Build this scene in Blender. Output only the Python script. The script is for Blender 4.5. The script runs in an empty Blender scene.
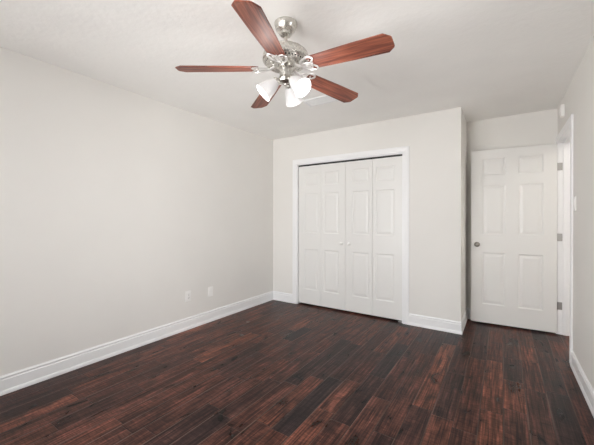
import bpy, bmesh, math, random
from mathutils import Vector, Matrix

random.seed(7)
C = bpy.context.scene.collection
SC = bpy.context.scene
PI = math.pi

# ------------------------------------------------------------------ camera
CAM_H = 1.2428
YAW, PITCH, ROLL = 0.5870, -0.0020, 0.0014
fw = Vector((-math.sin(YAW) * math.cos(PITCH), math.cos(YAW) * math.cos(PITCH), math.sin(PITCH)))
rt = Vector((math.cos(YAW), math.sin(YAW), 0))
up = rt.cross(fw)
rt2 = rt * math.cos(ROLL) + up * math.sin(ROLL)
up2 = up * math.cos(ROLL) - rt * math.sin(ROLL)
cam = bpy.data.cameras.new('camera')
cam.sensor_width = 36.0
cam.lens = 310.15 / 594 * 36.0
cam.shift_y = -(222.5 - 218.86) / 594
cam.clip_start = 0.02
camo = bpy.data.objects.new('camera', cam)
C.objects.link(camo)
M = Matrix((rt2, up2, -fw)).transposed().to_4x4()
M.translation = Vector((0, 0, CAM_H))
camo.matrix_world = M
SC.camera = camo

# ------------------------------------------------------------------ light, exposure
SKY_STRENGTH = 10.0
SKY, GROUND = (1.00, 1.01, 1.02), (1.08, 1.07, 1.055)
LAMP_W = 2.2
HALL_GLOW = 27.0
w = bpy.data.worlds.new('sky')
SC.world = w
w.use_nodes = True
bg = w.node_tree.nodes['Background']
bg.inputs['Color'].default_value = (0.97, 0.985, 1.0, 1)
bg.inputs['Strength'].default_value = SKY_STRENGTH
_nt = w.node_tree
_tc = _nt.nodes.new('ShaderNodeTexCoord')
_sx = _nt.nodes.new('ShaderNodeSeparateXYZ')
_mr = _nt.nodes.new('ShaderNodeMapRange')
_mr.inputs['From Min'].default_value, _mr.inputs['From Max'].default_value = -0.04, 0.04
_rp = _nt.nodes.new('ShaderNodeMix')
_rp.data_type = 'RGBA'
_rp.inputs[6].default_value = (*GROUND, 1)      # lower half of the world, brightened as added light for the ceiling
_rp.inputs[7].default_value = (*SKY, 1)         # hazy sky
_nt.links.new(_tc.outputs['Generated'], _sx.inputs[0])
_nt.links.new(_sx.outputs[2], _mr.inputs['Value'])
_nt.links.new(_mr.outputs['Result'], _rp.inputs['Factor'])
_nt.links.new(_rp.outputs[2], bg.inputs['Color'])
SC.view_settings.view_transform = 'Standard'
SC.view_settings.look = 'None'
SC.view_settings.gamma = 1.0
SC.view_settings.use_curve_mapping = False
SC.view_settings.exposure = 0.21
SC.cycles.max_bounces = 14
SC.cycles.diffuse_bounces = 10
SC.cycles.glossy_bounces = 5
SC.cycles.transparent_max_bounces = 12
SC.cycles.use_denoising = True
SC.cycles.sample_clamp_indirect = 6.0

# room dimensions (metres, camera above the origin, +Y along the planks)
XL, XR = -2.934, 0.489          # left wall, right wall
YB, YA, YR = 3.7505, 4.3805, -0.75   # closet front, alcove wall, rear wall
XJ = -0.3803                    # closet side wall
H = 2.44
WT = 0.12                       # wall thickness
DY0, DY1, DZ = 3.525, 4.335, 2.055   # doorway in the right wall
CX0, CX1, CZ = -2.497, -0.986, 2.022 # closet opening
CASW, CAST = 0.068, 0.016
BBH, BBT = 0.133, 0.0105

# unseen windows added in the rear and right walls to light the room; portals
# (wall, from, to)
WINS = [('rear', -2.50, -1.95, 0.15, 2.20), ('rear', -1.62, -0.46, 0.15, 2.20), ('right', 1.46, 1.75, 0.15, 2.20)]
for wall_, a, b, WZ0, WZ1 in WINS:
    L = bpy.data.lights.new('window_portal', 'AREA')
    L.shape = 'RECTANGLE'
    L.size, L.size_y = b - a, WZ1 - WZ0
    L.cycles.is_portal = True
    o = bpy.data.objects.new('window_portal', L)
    C.objects.link(o)
    if wall_ == 'rear':
        o.location = ((a + b) / 2, YR - WT, (WZ0 + WZ1) / 2)
        o.rotation_euler = (PI / 2, 0, 0)
    else:
        o.location = (XR + WT, (a + b) / 2, (WZ0 + WZ1) / 2)
        o.rotation_euler = (PI / 2, 0, PI / 2)


# ------------------------------------------------------------------ materials
def new_mat(name):
    m = bpy.data.materials.new(name)
    m.use_nodes = True
    nt = m.node_tree
    return m, nt, nt.nodes['Principled BSDF']


def N(nt, typ, **kw):
    n = nt.nodes.new(typ)
    for k, v in kw.items():
        setattr(n, k, v)
    return n


def paint(name, col, rough, bump=0.0, scale=60.0, spec=0.5, vary=0.0):
    m, nt, b = new_mat(name)
    b.inputs['Base Color'].default_value = (*col, 1)
    b.inputs['Roughness'].default_value = rough
    b.inputs['Specular IOR Level'].default_value = spec
    tc = N(nt, 'ShaderNodeTexCoord')
    no = N(nt, 'ShaderNodeTexNoise')
    no.inputs['Scale'].default_value = scale
    no.inputs['Detail'].default_value = 4
    nt.links.new(tc.outputs['Object'], no.inputs['Vector'])
    if bump:
        bp = N(nt, 'ShaderNodeBump')
        bp.inputs['Strength'].default_value = bump
        bp.inputs['Distance'].default_value = 0.004
        nt.links.new(no.outputs['Fac'], bp.inputs['Height'])
        nt.links.new(bp.outputs['Normal'], b.inputs['Normal'])
    if vary:
        n2 = N(nt, 'ShaderNodeTexNoise')
        n2.inputs['Scale'].default_value = 2.2
        n2.inputs['Detail'].default_value = 3
        nt.links.new(tc.outputs['Object'], n2.inputs['Vector'])
        r = N(nt, 'ShaderNodeValToRGB')
        r.color_ramp.elements[0].position, r.color_ramp.elements[1].position = 0.3, 0.7
        r.color_ramp.elements[0].color = (*[c * (1 - vary) for c in col], 1)
        r.color_ramp.elements[1].color = (*[min(1, c * (1 + vary)) for c in col], 1)
        nt.links.new(n2.outputs['Fac'], r.inputs['Fac'])
        nt.links.new(r.outputs['Color'], b.inputs['Base Color'])
    return m


def metal(name, col, rough):
    m, nt, b = new_mat(name)
    b.inputs['Base Color'].default_value = (*col, 1)
    b.inputs['Metallic'].default_value = 1
    tc = N(nt, 'ShaderNodeTexCoord')
    no = N(nt, 'ShaderNodeTexNoise')
    no.inputs['Scale'].default_value = 90
    nt.links.new(tc.outputs['Object'], no.inputs['Vector'])
    mr = N(nt, 'ShaderNodeMapRange')
    mr.inputs['To Min'].default_value = rough * 0.85
    mr.inputs['To Max'].default_value = rough * 1.15
    nt.links.new(no.outputs['Fac'], mr.inputs['Value'])
    nt.links.new(mr.outputs['Result'], b.inputs['Roughness'])
    return m


def floor_material():
    m, nt, b = new_mat('dark hand scraped planks')
    lk = nt.links.new
    PW = 0.127

    def mth(op, a, bb=None, c=None):
        n = N(nt, 'ShaderNodeMath', operation=op)
        for i, v in enumerate((a, bb, c)):
            if v is None:
                continue
            if isinstance(v, (int, float)):
                n.inputs[i].default_value = v
            else:
                lk(v, n.inputs[i])
        return n.outputs[0]
    tc = N(nt, 'ShaderNodeTexCoord')
    sx = N(nt, 'ShaderNodeSeparateXYZ')
    lk(tc.outputs['Object'], sx.inputs[0])
    X, Y = sx.outputs[0], sx.outputs[1]
    cx = mth('DIVIDE', mth('ADD', X, 10.03), PW)
    ci = mth('FLOOR', cx)
    cf = mth('FRACT', cx)
    wn = N(nt, 'ShaderNodeTexWhiteNoise', noise_dimensions='1D')
    lk(ci, wn.inputs['W'])
    wn2 = N(nt, 'ShaderNodeTexWhiteNoise', noise_dimensions='1D')
    lk(mth('ADD', ci, 57.3), wn2.inputs['W'])
    ln = mth('ADD', mth('MULTIPLY', wn.outputs['Value'], 0.55), 0.5)      # plank length of this course
    # a wobble along the course makes neighbouring planks of different length
    yy = mth('ADD', mth('ADD', Y, 20.0), mth('MULTIPLY', wn2.outputs['Value'], 3.1))
    wob = mth('MULTIPLY', mth('SINE', mth('MULTIPLY', yy, 2.3)), 0.16)
    ry = mth('DIVIDE', mth('ADD', yy, wob), ln)
    ri = mth('FLOOR', ry)
    rf = mth('FRACT', ry)
    cb = N(nt, 'ShaderNodeCombineXYZ')
    lk(ci, cb.inputs[0])
    lk(ri, cb.inputs[1])
    pid = N(nt, 'ShaderNodeTexWhiteNoise', noise_dimensions='2D')
    lk(cb.outputs[0], pid.inputs['Vector'])
    pr = pid.outputs['Value']
    ramp = N(nt, 'ShaderNodeValToRGB')
    e = ramp.color_ramp.elements
    e[0].position, e[0].color = 0.0, (0.010, 0.0070, 0.0075, 1)
    e[1].position, e[1].color = 1.0, (0.092, 0.0315, 0.0190, 1)
    for p, c in ((0.12, (0.026, 0.0115, 0.0098)), (0.35, (0.042, 0.0158, 0.0118)), (0.75, (0.053, 0.0190, 0.0132)), (0.92, (0.067, 0.0235, 0.0155))):
        q = e.new(p)
        q.color = (*c, 1)
    lk(pr, ramp.inputs['Fac'])
    # per-plank offset of the grain coordinates
    off = N(nt, 'ShaderNodeVectorMath', operation='SCALE')
    lk(pid.outputs['Color'], off.inputs[0])
    off.inputs['Scale'].default_value = 30.0
    gv = N(nt, 'ShaderNodeVectorMath', operation='ADD')
    lk(tc.outputs['Object'], gv.inputs[0])
    lk(off.outputs[0], gv.inputs[1])

    def noise(sc, detail, dist=0.0):
        mp = N(nt, 'ShaderNodeMapping')
        mp.inputs['Scale'].default_value = sc
        lk(gv.outputs[0], mp.inputs['Vector'])
        n = N(nt, 'ShaderNodeTexNoise')
        n.inputs['Scale'].default_value = 1.0
        n.inputs['Detail'].default_value = detail
        n.inputs['Distortion'].default_value = dist
        lk(mp.outputs[0], n.inputs['Vector'])
        return n.outputs['Fac']
    grain = noise((110, 3.2, 1), 6, 0.5)
    streak = noise((38, 1.5, 1), 4, 0.8)
    figure = noise((13, 85, 1), 4, 1.3)        # ripples across the grain
    blotch = noise((12, 4.6, 1), 5, 0.9)

    def remap(v, a0, a1, b0, b1):
        n = N(nt, 'ShaderNodeMapRange')
        n.inputs['From Min'].default_value, n.inputs['From Max'].default_value = a0, a1
        n.inputs['To Min'].default_value, n.inputs['To Max'].default_value = b0, b1
        lk(v, n.inputs['Value'])
        return n.outputs['Result']
    f1 = mth('MULTIPLY', remap(grain, 0.32, 0.68, 0.22, 1.9), remap(streak, 0.32, 0.68, 0.45, 1.6))
    f2 = remap(figure, 0.32, 0.68, 0.58, 1.4)
    f3 = remap(blotch, 0.3, 0.7, 0.28, 1.85)
    k = mth('MULTIPLY', mth('MULTIPLY', mth('MULTIPLY', f1, f2), f3), 1.15)
    col = N(nt, 'ShaderNodeVectorMath', operation='SCALE')
    lk(ramp.outputs['Color'], col.inputs[0])
    lk(k, col.inputs['Scale'])
    # seams: dark groove with worn pale edges here and there
    ex = mth('MULTIPLY', mth('MINIMUM', cf, mth('SUBTRACT', 1.0, cf)), PW)
    ey = mth('MULTIPLY', mth('MINIMUM', rf, mth('SUBTRACT', 1.0, rf)), ln)
    ed = mth('MINIMUM', ex, ey)
    seam = remap(ed, 0.0006, 0.0030, 1.0, 0.0)
    wear = remap(noise((14, 1.3, 1), 4), 0.45, 0.64, 0.0, 1.0)
    edge = mth('MULTIPLY', remap(ex, 0.0024, 0.0062, 1.0, 0.0), wear)
    scr = mth('MULTIPLY', remap(noise((260, 2.2, 1), 2), 0.70, 0.76, 0.0, 0.8), remap(noise((6, 2, 1), 2), 0.52, 0.66, 0.0, 1.0))
    mx = N(nt, 'ShaderNodeMix', data_type='RGBA')
    lk(mth('MULTIPLY', seam, 0.75), mx.inputs['Factor'])
    lk(col.outputs[0], mx.inputs[6])
    mx.inputs[7].default_value = (0.006, 0.0045, 0.0045, 1)
    mx2 = N(nt, 'ShaderNodeMix', data_type='RGBA')
    lk(mth('MAXIMUM', mth('MULTIPLY', edge, 0.62), mth('MULTIPLY', scr, 0.5)), mx2.inputs['Factor'])
    lk(mx.outputs[2], mx2.inputs[6])
    mx2.inputs[7].default_value = (0.18, 0.115, 0.09, 1)
    lk(mx2.outputs[2], b.inputs['Base Color'])
    lk(remap(blotch, 0.3, 0.7, 0.26, 0.40), b.inputs['Roughness'])
    b.inputs['Specular IOR Level'].default_value = 0.16
    hgt = mth('ADD', mth('MULTIPLY', figure, 0.6), mth('ADD', mth('MULTIPLY', grain, 0.25), mth('MULTIPLY', seam, -0.9)))
    bp = N(nt, 'ShaderNodeBump')
    bp.inputs['Strength'].default_value = 0.35
    bp.inputs['Distance'].default_value = 0.003
    lk(hgt, bp.inputs['Height'])
    lk(bp.outputs['Normal'], b.inputs['Normal'])
    return m


def blade_material():
    m, nt, b = new_mat('mahogany fan blade')
    lk = nt.links.new
    tc = N(nt, 'ShaderNodeTexCoord')
    mp = N(nt, 'ShaderNodeMapping')
    mp.inputs['Scale'].default_value = (4, 60, 4)
    lk(tc.outputs['Object'], mp.inputs['Vector'])
    n = N(nt, 'ShaderNodeTexNoise')
    n.inputs['Scale'].default_value = 1
    n.inputs['Detail'].default_value = 5
    n.inputs['Distortion'].default_value = 0.5
    lk(mp.outputs[0], n.inputs['Vector'])
    r = N(nt, 'ShaderNodeValToRGB')
    e = r.color_ramp.elements
    e[0].position, e[0].color = 0.30, (0.066, 0.019, 0.014, 1)
    e[1].position, e[1].color = 0.74, (0.38, 0.125, 0.072, 1)
    q = e.new(0.5)
    q.color = (0.225, 0.066, 0.040, 1)
    lk(n.outputs['Fac'], r.inputs['Fac'])
    lk(r.outputs['Color'], b.inputs['Base Color'])
    b.inputs['Roughness'].default_value = 0.46
    return m


def lit_glass():
    m, nt, b = new_mat('lit frosted glass')
    b.inputs['Base Color'].default_value = (0.58, 0.575, 0.58, 1)
    b.inputs['Roughness'].default_value = 0.35
    tc = N(nt, 'ShaderNodeTexCoord')
    no = N(nt, 'ShaderNodeTexNoise')
    no.inputs['Scale'].default_value = 40
    nt.links.new(tc.outputs['Object'], no.inputs['Vector'])
    mr = N(nt, 'ShaderNodeMapRange')
    mr.inputs['To Min'].default_value = 0.10
    mr.inputs['To Max'].default_value = 0.16
    nt.links.new(no.outputs['Fac'], mr.inputs['Value'])
    nt.links.new(mr.outputs['Result'], b.inputs['Emission Strength'])
    b.inputs['Emission Color'].default_value = (1.0, 0.95, 0.93, 1)
    return m


def bulb_mat(power=6.0):
    m, nt, b = new_mat('glowing bulb')
    b.inputs['Base Color'].default_value = (0.9, 0.9, 0.88, 1)
    b.inputs['Emission Color'].default_value = (1.0, 0.95, 0.88, 1)
    b.inputs['Emission Strength'].default_value = power
    return m


def pane_mat():
    m = bpy.data.materials.new('clear pane')
    m.use_nodes = True
    nt = m.node_tree
    nt.nodes.clear()
    out = N(nt, 'ShaderNodeOutputMaterial')
    t = N(nt, 'ShaderNodeBsdfTransparent')
    g = N(nt, 'ShaderNodeBsdfGlossy')
    g.inputs['Roughness'].default_value = 0.02
    mx = N(nt, 'ShaderNodeMixShader')
    fr = N(nt, 'ShaderNodeFresnel')
    fr.inputs['IOR'].default_value = 1.45
    nt.links.new(fr.outputs[0], mx.inputs[0])
    nt.links.new(t.outputs[0], mx.inputs[1])
    nt.links.new(g.outputs[0], mx.inputs[2])
    nt.links.new(mx.outputs[0], out.inputs[0])
    return m


MAT = dict(
    wall=paint('warm white wall paint', (0.795, 0.782, 0.756), 0.55, 0.10, 220, 0.3, 0.012),
    ceiling=paint('textured ceiling paint', (0.93, 0.924, 0.905), 0.8, 0.5, 26, 0.2, 0.02),
    trim=paint('glossy white trim paint', (0.875, 0.88, 0.89), 0.28, 0.03, 30),
    door=paint('white door paint', (0.79, 0.786, 0.77), 0.33, 0.05, 30),
    plastic=paint('white plastic', (0.90, 0.895, 0.88), 0.3, 0.0),
    dark=paint('dark slot', (0.03, 0.03, 0.03), 0.6),
    track=paint('dark closet track', (0.02, 0.02, 0.02), 0.5),
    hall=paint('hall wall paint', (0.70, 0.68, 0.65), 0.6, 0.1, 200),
    nickel=metal('brushed nickel', (0.68, 0.66, 0.62), 0.28),
    bright=metal('polished nickel bracket', (0.92, 0.91, 0.90), 0.38),
    knob=metal('satin nickel knob', (0.33, 0.31, 0.28), 0.3),
    hinge=metal('satin steel hinge', (0.42, 0.41, 0.40), 0.4),
    floor=floor_material(), blade=blade_material(), glass=lit_glass(), bulb=bulb_mat(), hall_glow=bulb_mat(HALL_GLOW), pane=pane_mat())


# ------------------------------------------------------------------ mesh helpers
def box(bm, x0, x1, y0, y1, z0, z1):
    v = [bm.verts.new(p) for p in ((x0, y0, z0), (x1, y0, z0), (x1, y1, z0), (x0, y1, z0),
                                   (x0, y0, z1), (x1, y0, z1), (x1, y1, z1), (x0, y1, z1))]
    for f in ((3, 2, 1, 0), (4, 5, 6, 7), (0, 1, 5, 4), (1, 2, 6, 5), (2, 3, 7, 6), (3, 0, 4, 7)):
        bm.faces.new([v[i] for i in f])


def lathe(bm, prof, seg=48, mat=None, cap=True):
    """prof: list of (r, z); revolved about local Z, then moved by mat"""
    rings = []
    for r, z in prof:
        ring = []
        for i in range(seg):
            a = 2 * PI * i / seg
            p = Vector((r * math.cos(a), r * math.sin(a), z))
            ring.append(bm.verts.new(mat @ p if mat else p))
        rings.append(ring)
    for a, b in zip(rings, rings[1:]):
        for i in range(seg):
            j = (i + 1) % seg
            bm.faces.new((a[i], a[j], b[j], b[i]))
    if cap:
        bm.faces.new(list(reversed(rings[0])))
        bm.faces.new(rings[-1])


def tube(bm, pts, r, seg=10, closed=False, flat=1.0):
    """round bar along pts; flat squashes it along Z"""
    n = len(pts)
    rings = []
    for i, p in enumerate(pts):
        if closed:
            t = (pts[(i + 1) % n] - pts[i - 1]).normalized()
        else:
            t = (pts[min(i + 1, n - 1)] - pts[max(i - 1, 0)]).normalized()
        s = t.cross(Vector((0, 0, 1)))
        if s.length < 1e-4:
            s = Vector((1, 0, 0))
        s.normalize()
        u = s.cross(t)
        rr = r[i] if isinstance(r, (list, tuple)) else r
        rings.append([bm.verts.new(p + s * (rr * math.cos(2 * PI * k / seg)) + u * (rr * flat * math.sin(2 * PI * k / seg))) for k in range(seg)])
    m = n if closed else n - 1
    for i in range(m):
        a, b = rings[i], rings[(i + 1) % n]
        for k in range(seg):
            j = (k + 1) % seg
            bm.faces.new((a[k], a[j], b[j], b[k]))
    if not closed:
        bm.faces.new(list(reversed(rings[0])))
        bm.faces.new(rings[-1])


def prism(bm, prof, a, b, frame):
    """sweep a closed profile [(u, v)...] from a to b; frame(u, v, s) -> point; a/b may be functions of u for mitres"""
    fa = a if callable(a) else (lambda u: a)
    fb = b if callable(b) else (lambda u: b)
    A = [bm.verts.new(frame(u, v, fa(u))) for u, v in prof]
    B = [bm.verts.new(frame(u, v, fb(u))) for u, v in prof]
    n = len(prof)
    for i in range(n):
        j = (i + 1) % n
        bm.faces.new((A[i], A[j], B[j], B[i]))
    bm.faces.new(list(reversed(A)))
    bm.faces.new(B)


def obj(name, bm, mat, parent=None, smooth=False, bevel=0.0, seg=2, angle=35):
    bmesh.ops.recalc_face_normals(bm, faces=bm.faces)
    me = bpy.data.meshes.new(name)
    bm.to_mesh(me)
    bm.free()
    me.materials.append(mat)
    o = bpy.data.objects.new(name, me)
    C.objects.link(o)
    if parent:
        o.parent = parent
    if smooth:
        for p in me.polygons:
            p.use_smooth = True
        sharp_by_angle(me, math.radians(angle))
    if bevel:
        md = o.modifiers.new('bevel', 'BEVEL')
        md.width, md.segments, md.limit_method = bevel, seg, 'ANGLE'
    return o


def sharp_by_angle(me, ang):
    bm = bmesh.new()
    bm.from_mesh(me)
    for e in bm.edges:
        e.smooth = len(e.link_faces) == 2 and e.calc_face_angle(0) < ang
    bm.to_mesh(me)
    bm.free()


def tag(o, label, cat, group=None, kind=None):
    o['label'] = label
    o['category'] = cat
    if group:
        o['group'] = group
    if kind:
        o['kind'] = kind
    return o


def thing(name, label, cat, loc=(0, 0, 0), rotz=0.0, group=None, kind=None):
    o = bpy.data.objects.new(name, None)
    C.objects.link(o)
    o.empty_display_size = 0.1
    o.location = loc
    o.rotation_euler = (0, 0, rotz)
    return tag(o, label, cat, group, kind)


def boxes(*bs):
    bm = bmesh.new()
    for b in bs:
        box(bm, *b)
    return bm


# ------------------------------------------------------------------ room shell
HX = 1.75     # far side of the hall beyond the doorway
S = 'structure'
bm = bmesh.new()
box(bm, XL - WT, HX + WT, YR - WT, YA + 0.7, -0.08, 0)
tag(obj('floor', bm, MAT['floor']), 'dark reddish brown hand-scraped plank floor across the room', 'floor', kind=S)
tag(obj('ceiling', boxes((XL - WT, HX + WT, YR - WT, YA + 0.7, H, H + 0.08)), MAT['ceiling']),
    'off-white lightly textured flat ceiling above the fan', 'ceiling', kind=S)
tag(obj('wall_left', boxes((XL - WT, XL, YR - WT, YA + WT, 0, H)), MAT['wall']),
    'long blank off-white wall with two small cover plates', 'wall', kind=S)
tag(obj('wall_closet', boxes((XL, CX0, YB, YB + WT, 0, H), (CX1, XJ, YB, YB + WT, 0, H), (CX0, CX1, YB, YB + WT, CZ, H)), MAT['wall']),
    'off-white wall framing the closet with four narrow door leaves', 'wall', kind=S)
tag(obj('wall_closet_side', boxes((XJ - WT, XJ, YB + WT, YA, 0, H)), MAT['wall']),
    'narrow return wall beside the open door', 'wall', kind=S)
tag(obj('wall_alcove', boxes((XL, XR + WT, YA, YA + WT, 0, H)), MAT['wall']),
    'recessed off-white wall behind the open door', 'wall', kind=S)


def cut(side, s0, s1):
    """wall pieces (from, to, z0, z1) of a wall running s0..s1 with its windows left open"""
    out, p = [], s0
    for wl, a, b, z0, z1 in sorted(q for q in WINS if q[0] == side):
        out += [(p, a, 0, H), (a, b, 0, z0), (a, b, z1, H)]
        p = b
    return out + [(p, s1, 0, H)]


tag(obj('wall_right', boxes(*[(XR, XR + WT, a, b, c, d) for a, b, c, d in cut('right', YR, DY0)],
                            (XR, XR + WT, DY1, YA, 0, H), (XR, XR + WT, DY0, DY1, DZ, H)), MAT['wall']),
    'off-white wall on the right with the doorway in it', 'wall', kind=S)
tag(obj('wall_rear', boxes(*[(a, b, YR - WT, YR, c, d) for a, b, c, d in cut('rear', XL, XR + WT)]), MAT['wall']),
    'off-white wall with a window behind the camera', 'wall', kind=S)
tag(obj('wall_hall', boxes((HX, HX + WT, 2.2, YA + 0.7, 0, H), (XR + WT, HX, 2.2 - WT, 2.2, 0, H), (XR + WT, HX, YA + 0.58, YA + 0.7, 0, H)), MAT['hall']),
    'hall wall seen beyond the doorway', 'wall', kind=S)

for i, (wall_, a, b, WZ0, WZ1) in enumerate(WINS):
    bm = bmesh.new()
    c, hw_, hh_, fr_ = (a + b) / 2, (b - a) / 2, (WZ1 - WZ0) / 2, 0.05
    box(bm, -hw_, -hw_ + fr_, 0.04, 0.09, -hh_, hh_)
    box(bm, hw_ - fr_, hw_, 0.04, 0.09, -hh_, hh_)
    box(bm, -hw_ + fr_, hw_ - fr_, 0.04, 0.09, -hh_, -hh_ + fr_)
    box(bm, -hw_ + fr_, hw_ - fr_, 0.04, 0.09, hh_ - fr_, hh_)
    box(bm, -hw_ + fr_, hw_ - fr_, 0.045, 0.085, -0.02, 0.02)
    f = obj('window_%d' % (i + 1), bm, MAT['trim'])
    tag(f, 'white sash window in the %s wall out of the photo' % wall_, 'window', kind=S)
    obj('pane', boxes((-hw_ + fr_, hw_ - fr_, 0.063, 0.067, -hh_ + fr_, hh_ - fr_)), MAT['pane'], f)
    f.location = (c, YR, (WZ0 + WZ1) / 2) if wall_ == 'rear' else (XR, c, (WZ0 + WZ1) / 2)
    f.rotation_euler = (0, 0, PI if wall_ == 'rear' else -PI / 2)

# ------------------------------------------------------------------ baseboards
BP = [(0, 0), (BBT + 0.0065, 0), (BBT + 0.0065, 0.010), (BBT + 0.005, 0.020), (BBT + 0.002, 0.028), (BBT, 0.030), (BBT, 0.100), (0.0060, 0.106), (0.0055, 0.111),
      (0.0095, 0.114), (0.0105, 0.119), (0.0090, 0.125), (0.0045, 0.128), (0.0040, BBH), (0, BBH)]
MI = lambda s, k: (lambda u: s + k * u)       # mitred end


def bb(name, label, runs):
    bm = bmesh.new()
    for fr, a, b in runs:
        prism(bm, BP, a, b, fr)
    return tag(obj(name, bm, MAT['trim']), label, 'baseboard', kind=S)


bb('baseboard_left', 'long white baseboard along the blank left wall',
   [(lambda u, v, s: Vector((XL + u, s, v)), YR, MI(YB, -1))])
bb('baseboard_closet_left', 'short white baseboard between the left corner and closet casing',
   [(lambda u, v, s: Vector((s, YB - u, v)), MI(XL, 1), CX0 - CASW)])
bb('baseboard_closet_right', 'white baseboard wrapping the outer corner right of the closet',
   [(lambda u, v, s: Vector((s, YB - u, v)), CX1 + CASW, MI(XJ, 1)),
    (lambda u, v, s: Vector((XJ + u, s, v)), MI(YB, -1), MI(YA, -1))])
bb('baseboard_alcove', 'white baseboard behind the open door',
   [(lambda u, v, s: Vector((s, YA - u, v)), MI(XJ, 1), MI(XR, -1))])
bb('baseboard_right', 'white baseboard running along the right wall up to the doorway',
   [(lambda u, v, s: Vector((XR - u, s, v)), YR, DY0 - CASW - 0.001)])

# ------------------------------------------------------------------ casings and jambs
CP = [(0, 0), (0, 0.010), (0.006, 0.013), (0.012, 0.0115), (0.020, 0.0115), (0.040, 0.0150), (0.054, CAST), (CASW, 0.013), (CASW, 0)]   # (across, out)


def casing(bm, a0, a1, top, frame, legs=(True, True), far_w=None):
    """legs from the floor and a head between; frame(along, up, out)"""
    if legs[0]:
        prism(bm, CP, 0.0, lambda u: top + u, lambda u, v, s: frame(a0 - u, s, v))
    if legs[1]:
        prism(bm, CP, 0.0, lambda u: top + u, lambda u, v, s: frame(a1 + u, s, v))
    prism(bm, CP, lambda u: a0 - u, lambda u: a1 + u, lambda u, v, s: frame(s, top + u, v))


bm = bmesh.new()
casing(bm, CX0, CX1, CZ, lambda a, z, o: Vector((a, YB - o, z)))
t1 = tag(obj('trim_1', bm, MAT['trim']), 'white casing around the closet opening', 'door casing', kind=S)
JT = 0.012
bm = bmesh.new()
box(bm, CX0, CX0 + JT, YB - 0.001, YB + WT, 0, CZ)
box(bm, CX1 - JT, CX1, YB - 0.001, YB + WT, 0, CZ)
box(bm, CX0 + JT, CX1 - JT, YB - 0.001, YB + WT, CZ - JT, CZ)
obj('jamb', bm, MAT['trim'], t1)
obj('door_track', boxes((CX0 + JT, CX1 - JT, YB + 0.030, YB + 0.060, CZ - JT - 0.020, CZ - JT)), MAT['track'], t1)
obj('floor_bracket', boxes((CX1 - JT - 0.05, CX1 - JT, YB + 0.022, YB + 0.06, 0, 0.010)), MAT['hinge'], t1)

bm = bmesh.new()
rfr = lambda a, z, o: Vector((XR - o, a, z))
prism(bm, CP, 0.0, lambda u: DZ + u, lambda u, v, s: rfr(DY0 - u, s, v))
FP = [(u * 0.7, v) for u, v in CP]
prism(bm, FP, 0.0, lambda u: DZ + u, lambda u, v, s: rfr(DY1 + u, s, v))
prism(bm, CP, lambda u: DY0 - u, YA - 0.001, lambda u, v, s: rfr(s, DZ + u, v))
t2 = tag(obj('trim_2', bm, MAT['trim']), 'white casing around the doorway in the right wall', 'door casing', kind=S)
bm = bmesh.new()
J2 = 0.004
box(bm, XR - 0.001, XR + WT, DY1 - J2, DY1, 0, DZ)
box(bm, XR - 0.001, XR + WT, DY0, DY0 + J2, 0, DZ)
box(bm, XR - 0.001, XR + WT, DY0 + J2, DY1 - J2, DZ - J2, DZ)
obj('jamb', bm, MAT['trim'], t2)
bm = bmesh.new()
box(bm, XR + 0.042, XR + 0.080, DY1 - J2 - 0.011, DY1 - J2, 0, DZ - J2)
box(bm, XR + 0.042, XR + 0.080, DY0 + J2, DY0 + J2 + 0.011, 0, DZ - J2)
box(bm, XR + 0.042, XR + 0.080, DY0 + J2 + 0.011, DY1 - J2 - 0.011, DZ - J2 - 0.011, DZ - J2)
obj('door_stop', bm, MAT['trim'], t2, bevel=0.002)


# ------------------------------------------------------------------ panel doors
def panel_slab(w, h, t, cols, rows):
    """moulded door in x 0..w, y 0..t (front at y=0), z 0..h"""
    bm = bmesh.new()
    xs = [0.0] + [v for c in cols for v in c] + [w]
    zs = [0.0] + [v for r in rows for v in r] + [h]
    prof = [(0.0, 0.0), (0.004, 0.0010), (0.011, 0.0055), (0.016, 0.0063), (0.023, 0.0058), (0.046, 0.0018)]   # (inset, depth)

    def face(flip):
        Yf = (lambda d: d) if not flip else (lambda d: t - d)
        cache = {}

        def V(x, z, d=0.0):
            k = (round(x, 5), round(z, 5), round(d, 5))
            if k not in cache:
                cache[k] = bm.verts.new((x, Yf(d), z))
            return cache[k]
        for i in range(len(xs) - 1):
            for j in range(len(zs) - 1):
                x0, x1, z0, z1 = xs[i], xs[i + 1], zs[j], zs[j + 1]
                if i % 2 and j % 2:
                    for (a, d0), (b, d1) in zip(prof, prof[1:]):
                        o = [V(x0 + a, z0 + a, d0), V(x1 - a, z0 + a, d0), V(x1 - a, z1 - a, d0), V(x0 + a, z1 - a, d0)]
                        n = [V(x0 + b, z0 + b, d1), V(x1 - b, z0 + b, d1), V(x1 - b, z1 - b, d1), V(x0 + b, z1 - b, d1)]
                        for k in range(4):
                            l = (k + 1) % 4
                            bm.faces.new((o[k], o[l], n[l], n[k]))
                    bm.faces.new(n)
                else:
                    bm.faces.new((V(x0, z0), V(x1, z0), V(x1, z1), V(x0, z1)))
        return V
    F, B = face(False), face(True)
    for i in range(len(xs) - 1):
        for z in (0.0, h):
            bm.faces.new((F(xs[i], z), F(xs[i + 1], z), B(xs[i + 1], z), B(xs[i], z)))
    for j in range(len(zs) - 1):
        for x in (0.0, w):
            bm.faces.new((F(x, zs[j]), F(x, zs[j + 1]), B(x, zs[j + 1]), B(x, zs[j])))
    return bm


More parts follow.
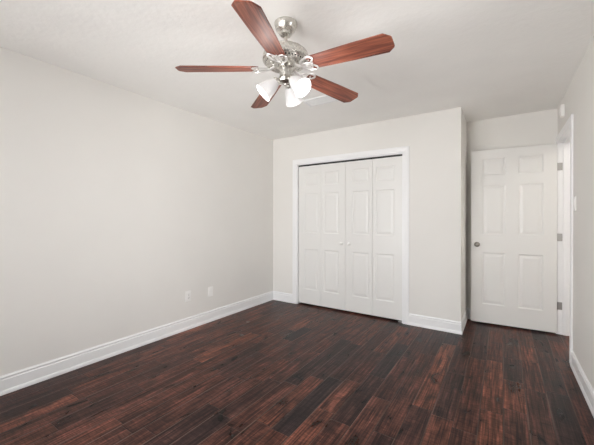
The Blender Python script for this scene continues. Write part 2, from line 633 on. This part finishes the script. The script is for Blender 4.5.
# closet: two bifold pairs, each two leaves
LG = 0.003
OX0, OX1 = CX0 + JT + 0.004, CX1 - JT - 0.004
LW = (OX1 - OX0) / 4
LZ0, LZ1 = 0.022, 1.988
LH = LZ1 - LZ0
rows = [(0.222 - LZ0, 0.805 - LZ0), (1.03 - LZ0, 1.60 - LZ0), (1.70 - LZ0, 1.89 - LZ0)]
outer, inner = 0.092, 0.040
pairs = ['white panelled bifold closet door pair nearest the left wall', 'white panelled bifold closet door pair nearest the open door']
for k in range(2):
    d = thing('door_%d' % (k + 2), pairs[k], 'closet door', (OX0 + 2 * k * LW, YB + 0.026, LZ0), kind=S)
    for j in range(2):
        n = 2 * k + j
        w0 = LW - LG
        st = (outer, inner) if j == 0 else (inner, outer)
        lf = obj('leaf', panel_slab(w0, LH, 0.034, [(st[0], w0 - st[1])], rows), MAT['door'], d)
        lf.location = (j * LW + LG / 2, 0, 0)
        if n in (1, 2):
            bm = bmesh.new()
            lathe(bm, [(0.012, 0), (0.010, 0.008), (0.009, 0.012), (0.015, 0.017), (0.0195, 0.024), (0.0195, 0.030), (0.014, 0.036), (0.005, 0.038)], 20,
                  Matrix.Rotation(PI / 2, 4, 'X'))
            kn = obj('knob', bm, MAT['plastic'], lf, smooth=True, angle=50)
            kn.location = ((w0 - 0.052) if n == 1 else 0.058, 0, 0.907 - LZ0)

# entry door swung open in front of the alcove wall
DW, DT, DH0, DH1 = 0.803, 0.035, 0.019, 2.044
ANG = math.radians(3.2)
d1 = thing('door_1', 'open white six-panel door with nickel knob standing in the alcove', 'door', (XR - 0.011, DY1 - 0.001, 0), 0, kind=S)
rowsD = [(0.235, 0.845), (1.055, 1.635), (1.745, 1.945)]
rowsD = [(a - DH0, b - DH0) for a, b in rowsD]
bm = panel_slab(DW, DH1 - DH0, DT, [(0.115, 0.342), (0.461, 0.688)], rowsD)
slab = obj('door_slab', bm, MAT['door'], d1)
MD = Matrix.Rotation(ANG, 4, 'Z') @ Matrix.Translation((-DW, -DT, DH0))
slab.matrix_local = MD
for side in (0, 1):
    bm = bmesh.new()
    q = Matrix.Rotation(PI / 2, 4, 'X') if side == 0 else Matrix.Rotation(-PI / 2, 4, 'X')
    lathe(bm, [(0.030, 0), (0.030, 0.004), (0.024, 0.008), (0.012, 0.010), (0.011, 0.026), (0.020, 0.032), (0.0265, 0.042), (0.0265, 0.050), (0.020, 0.058), (0.008, 0.061)] if side == 0 else
          [(0.030, 0), (0.030, 0.004), (0.024, 0.008), (0.012, 0.010), (0.012, 0.020), (0.022, 0.026), (0.022, 0.034), (0.012, 0.038)], 32, q)
    kn = obj('door_knob', bm, MAT['knob'], slab, smooth=True, angle=40)
    kn.location = (0.062, 0.0 if side == 0 else DT, 0.935 - DH0)
obj('latch_plate', boxes((-0.0012, 0.0, 0.005, 0.030, 0.905 - DH0, 0.965 - DH0)), MAT['knob'], slab)
for z in (1.800, 1.042, 0.306):
    bm = bmesh.new()
    lathe(bm, [(0.006, -0.041), (0.006, 0.041)], 12)
    box(bm, 0.004, 0.045, -0.0065, -0.0030, -0.040, 0.040)     # leaf let into the jamb
    box(bm, -0.0035, 0.002, -0.034, -0.004, -0.040, 0.040)       # leaf on the door's edge
    h = obj('hinge', bm, MAT['hinge'], d1)
    h.location = (0.002, -0.001, z)


# ------------------------------------------------------------------ ceiling fan
FX, FY = -1.114, 1.547
fan = thing('ceiling_fan', 'five-blade mahogany and nickel ceiling fan with three lit glass shades', 'ceiling fan', (FX, FY, 0))
bm = bmesh.new()
lathe(bm, [(0.066, H), (0.0705, H - 0.005), (0.0705, H - 0.014), (0.067, H - 0.028), (0.059, H - 0.044), (0.050, H - 0.055), (0.042, H - 0.059),
           (0.039, H - 0.062), (0.039, H - 0.072), (0.033, H - 0.077), (0.026, H - 0.070), (0.018, H - 0.062)], 56)
obj('canopy', bm, MAT['nickel'], fan, smooth=True)
bm = bmesh.new()
lathe(bm, [(0.0115, H - 0.06), (0.0115, 2.290)], 24)
lathe(bm, [(0.021, 2.300), (0.021, 2.288)], 24)
obj('downrod', bm, MAT['nickel'], fan, smooth=True)
bm = bmesh.new()
lathe(bm, [(0.022, 2.291), (0.060, 2.288), (0.092, 2.279), (0.118, 2.266), (0.134, 2.250), (0.1405, 2.234), (0.1415, 2.216), (0.1405, 2.206), (0.134, 2.202),
           (0.127, 2.201), (0.124, 2.197), (0.120, 2.184), (0.112, 2.178), (0.088, 2.176), (0.088, 2.170), (0.020, 2.170)], 72)
mh = obj('motor_housing', bm, MAT['nickel'], fan, smooth=True)
bm = bmesh.new()
for i in range(40):
    a = 2 * PI * i / 40
    r1, r0, z1, z0 = 0.1240, 0.1210, 2.1955, 2.1865
    q = [Vector((math.cos(a + s), math.sin(a + s), 0)) for s in (-0.032, 0.032)]
    vs = [bm.verts.new((q[0].x * r0, q[0].y * r0, z0)), bm.verts.new((q[1].x * r0, q[1].y * r0, z0)),
          bm.verts.new((q[1].x * r1, q[1].y * r1, z1)), bm.verts.new((q[0].x * r1, q[0].y * r1, z1))]
    f = bm.faces.new(vs)
bmesh.ops.solidify(bm, geom=bm.faces[:], thickness=0.0015)
obj('vent_slots', bm, MAT['dark'], mh)

# blades: local x outward, +y towards the counter-clockwise neighbour (that edge hangs lower)
BZ = 2.159
R0, R1 = 0.165, 0.652
PH0 = 3.804


def blade_bm():
    out = [(R0, -0.045), (R0 + 0.02, -0.054), (R0 + 0.25, -0.064), (R1 - 0.036, -0.0685), (R1 - 0.004, -0.040), (R1, -0.030),
           (R1, 0.030), (R1 - 0.004, 0.040), (R1 - 0.036, 0.0685), (R0 + 0.25, 0.064), (R0 + 0.02, 0.054), (R0, 0.045)]
    bm = bmesh.new()
    n = len(out)
    cx = (R0 + R1) / 2

    def ring(z, ins):
        r = []
        for x, y in out:
            sx = x - ins * (1 if x > cx else -1) if abs(x - cx) > 0.15 else x
            r.append(bm.verts.new((sx, y - ins * (1 if y > 0 else -1), z)))
        return r
    t = 0.0035
    rs = [ring(t, 0.002), ring(t - 0.002, 0.0), ring(-t + 0.002, 0.0), ring(-t, 0.003), ring(-t, 0.012), ring(-t + 0.0008, 0.0135), ring(-t, 0.015)]
    for a, b in zip(rs, rs[1:]):
        for i in range(n):
            j = (i + 1) % n
            bm.faces.new((a[i], a[j], b[j], b[i]))
    bm.faces.new(rs[0])
    bm.faces.new(list(reversed(rs[-1])))
    return bm


def oval(cx, cy, a, b, rot, z, n=28):
    pts = []
    for i in range(n):
        t = 2 * PI * i / n
        x, y = a * math.cos(t), b * math.sin(t)
        pts.append(Vector((cx + x * math.cos(rot) - y * math.sin(rot), cy + x * math.sin(rot) + y * math.cos(rot), z)))
    return pts


def bracket_bm():
    bm = bmesh.new()
    zz = -0.0075
    for s in (-1, 1):
        tube(bm, oval(0.160, 0.027 * s, 0.046, 0.0245, 0.42 * s, zz), 0.0068, 8, True, 0.6)
    tube(bm, oval(0.150, 0.0, 0.036, 0.012, 0.0, zz - 0.001), 0.0050, 8, True, 0.6)
    tube(bm, [Vector(p) for p in ((0.070, 0, 0.012), (0.086, 0, 0.004), (0.102, 0, -0.005), (0.122, 0, -0.0085))], [0.013, 0.012, 0.013, 0.010], 12, False, 0.5)
    for x, y in ((0.176, 0.030), (0.176, -0.030), (0.186, 0.0)):
        lathe(bm, [(0.006, 0.004), (0.006, -0.0015), (0.003, -0.004)], 12, Matrix.Translation((x, y, zz)))
    return bm


bl0 = obj('blade', blade_bm(), MAT['blade'], fan)
bk0 = obj('blade_bracket', bracket_bm(), MAT['bright'], fan, smooth=True)
for k in range(5):
    a = PH0 + k * 2 * PI / 5
    bl, bk = (bl0, bk0) if k == 0 else (bl0.copy(), bk0.copy())
    if k:
        C.objects.link(bl)
        C.objects.link(bk)
        bl.parent = fan
        bk.parent = fan
    m = Matrix.Translation((0, 0, BZ)) @ Matrix.Rotation(a, 4, 'Z') @ Matrix.Rotation(math.radians(2.2), 4, 'Y') @ Matrix.Rotation(math.radians(-12.5), 4, 'X')
    bl.matrix_local = m
    bk.matrix_local = m

# light kit
bm = bmesh.new()
lathe(bm, [(0.050, 2.170), (0.050, 2.160), (0.036, 2.154), (0.034, 2.110), (0.042, 2.104), (0.046, 2.092), (0.040, 2.078), (0.024, 2.070), (0.012, 2.066), (0.010, 2.056), (0.004, 2.052)], 40)
obj('light_kit', bm, MAT['nickel'], fan, smooth=True)
TILT = math.radians(48)
for k, ang in enumerate((186, -42, 68)):
    a = math.radians(ang) + YAW
    m = Matrix.Translation((0, 0, 2.090)) @ Matrix.Rotation(a, 4, 'Z')
    # local x outward; shade axis points outward and down
    ax = m @ Matrix.Translation((0.050, 0, -0.006)) @ Matrix.Rotation(PI - TILT, 4, 'Y')
    bm = bmesh.new()
    tube(bm, [Vector((0.030, 0, 0.0)), Vector((0.044, 0, -0.002)), Vector((0.055, 0, -0.010))], 0.011, 12)
    arm = obj('lamp_arm', bm, MAT['nickel'], fan, smooth=True)
    arm.matrix_local = m
    bm = bmesh.new()
    lathe(bm, [(0.012, -0.008), (0.024, -0.004), (0.027, 0.006), (0.027, 0.016), (0.020, 0.018)], 28)
    sk = obj('lamp_socket', bm, MAT['nickel'], fan, smooth=True)
    sk.matrix_local = ax
    bm = bmesh.new()
    pr = [(0.026, 0.012), (0.031, 0.022), (0.039, 0.042), (0.045, 0.064), (0.050, 0.088), (0.054, 0.106), (0.0585, 0.120)]
    lathe(bm, pr + [(r - 0.003, z) for r, z in reversed(pr)], 40, cap=False)
    sh = obj('lamp_shade', bm, MAT['glass'], fan, smooth=True, angle=60)
    sh.matrix_local = ax
    bm = bmesh.new()
    lathe(bm, [(0.010, 0.018), (0.012, 0.034), (0.022, 0.052), (0.026, 0.068), (0.022, 0.084), (0.010, 0.093)], 20)
    bu = obj('bulb', bm, MAT['bulb'], sh, smooth=True, angle=80)
    L = bpy.data.lights.new('bulb_light', 'POINT')
    L.energy = LAMP_W
    L.color = (1.0, 0.975, 0.945)
    L.shadow_soft_size = 0.045
    lo = bpy.data.objects.new('bulb_light', L)
    C.objects.link(lo)
    lo.parent = fan
    lo.matrix_local = ax @ Matrix.Translation((0, 0, 0.155))

# unseen dome light added in the hall to brighten the alcove
lp = thing('hall_ceiling_lamp', 'round white ceiling lamp in the hall beyond the doorway', 'ceiling lamp', (1.18, 3.30, H))
bm = bmesh.new()
lathe(bm, [(0.15, 0), (0.15, -0.018), (0.135, -0.022)], 40)
obj('base', bm, MAT['nickel'], lp, smooth=True)
bm = bmesh.new()
lathe(bm, [(0.134, -0.020), (0.130, -0.045), (0.105, -0.075), (0.060, -0.092), (0.010, -0.097)], 40)
obj('dome', bm, MAT['hall_glow'], lp, smooth=True, angle=60)

# ------------------------------------------------------------------ small fittings
v = thing('ceiling_vent', 'white ceiling air register partly hidden behind the fan lights', 'air vent', (-1.53, 2.755, H))
hw, hd = 0.19, 0.095
bm = bmesh.new()
for b in ((-hw, hw, -hd, -hd + 0.025), (-hw, hw, hd - 0.025, hd), (-hw, -hw + 0.025, -hd + 0.025, hd - 0.025), (hw - 0.025, hw, -hd + 0.025, hd - 0.025)):
    box(bm, *b, -0.007, 0)
obj('frame', bm, MAT['trim'], v, bevel=0.002)
for i in range(7):
    bm = boxes((-hw + 0.024, hw - 0.024, -0.009, 0.009, -0.0008, 0.0008))
    s = obj('louver', bm, MAT['trim'], v)
    s.matrix_local = Matrix.Translation((0, -0.060 + i * 0.020, -0.006)) @ Matrix.Rotation(math.radians(35), 4, 'X')


def plate(name, parent, hw, hh, t, mat):
    """plate in local x (across) z (up), out = -y"""
    bm = boxes((-hw, hw, -t, 0, -hh, hh))
    return obj(name, bm, mat, parent, bevel=0.0025)


o = thing('electrical_outlet', 'white duplex electrical outlet low on the left wall', 'outlet', (XL, 2.213, 0.372), PI / 2)
o.rotation_euler = (0, 0, PI / 2)
plate('cover_plate', o, 0.036, 0.059, 0.006, MAT['plastic'])
for z in (0.0195, -0.0195):
    bm = bmesh.new()
    lathe(bm, [(0.0165, 0), (0.0165, 0.0085), (0.015, 0.009)], 24, Matrix.Rotation(PI / 2, 4, 'X'))
    s = obj('socket', bm, MAT['plastic'], o, smooth=True)
    s.location = (0, 0, z)
    obj('slots', boxes((-0.0075, -0.005, -0.0096, -0.0085, -0.002, 0.007), (0.005, 0.0075, -0.0096, -0.0085, -0.002, 0.007), (-0.0025, 0.0025, -0.0096, -0.0085, -0.011, -0.006)), MAT['dark'], s)
bm = bmesh.new()
lathe(bm, [(0.003, 0.005), (0.003, 0.0072)], 12, Matrix.Rotation(PI / 2, 4, 'X'))
obj('screw', bm, MAT['hinge'], o)

o = thing('wall_plate', 'white wall plate with a rectangular insert, nearer the room corner', 'wall plate', (XL, 2.53, 0.360), PI / 2)
plate('cover_plate', o, 0.036, 0.058, 0.006, MAT['plastic'])
obj('insert', boxes((-0.0165, 0.0165, -0.0085, -0.005, -0.033, 0.033)), MAT['plastic'], o, bevel=0.0015)

o = thing('light_switch', 'white light switch beside the doorway casing on the right wall', 'light switch', (XR, 3.36, 1.365), -PI / 2)
plate('cover_plate', o, 0.036, 0.058, 0.007, MAT['plastic'])
bm = boxes((-0.0165, 0.0165, -0.003, 0.003, -0.033, 0.033))
s = obj('rocker', bm, MAT['plastic'], o, bevel=0.001)
s.location = (0, -0.008, 0)
s.rotation_euler = (math.radians(4), 0, 0)

o = thing('wall_sensor', 'small white sensor box high on the wall above the doorway', 'sensor', (XR, 3.93, 2.287), -PI / 2)
obj('housing', boxes((-0.030, 0.030, -0.030, 0, -0.058, 0.058)), MAT['plastic'], o, bevel=0.004)
bm = boxes((-0.018, 0.018, -0.033, -0.029, -0.012, 0.030))
obj('lens', bm, MAT['plastic'], o, bevel=0.002)
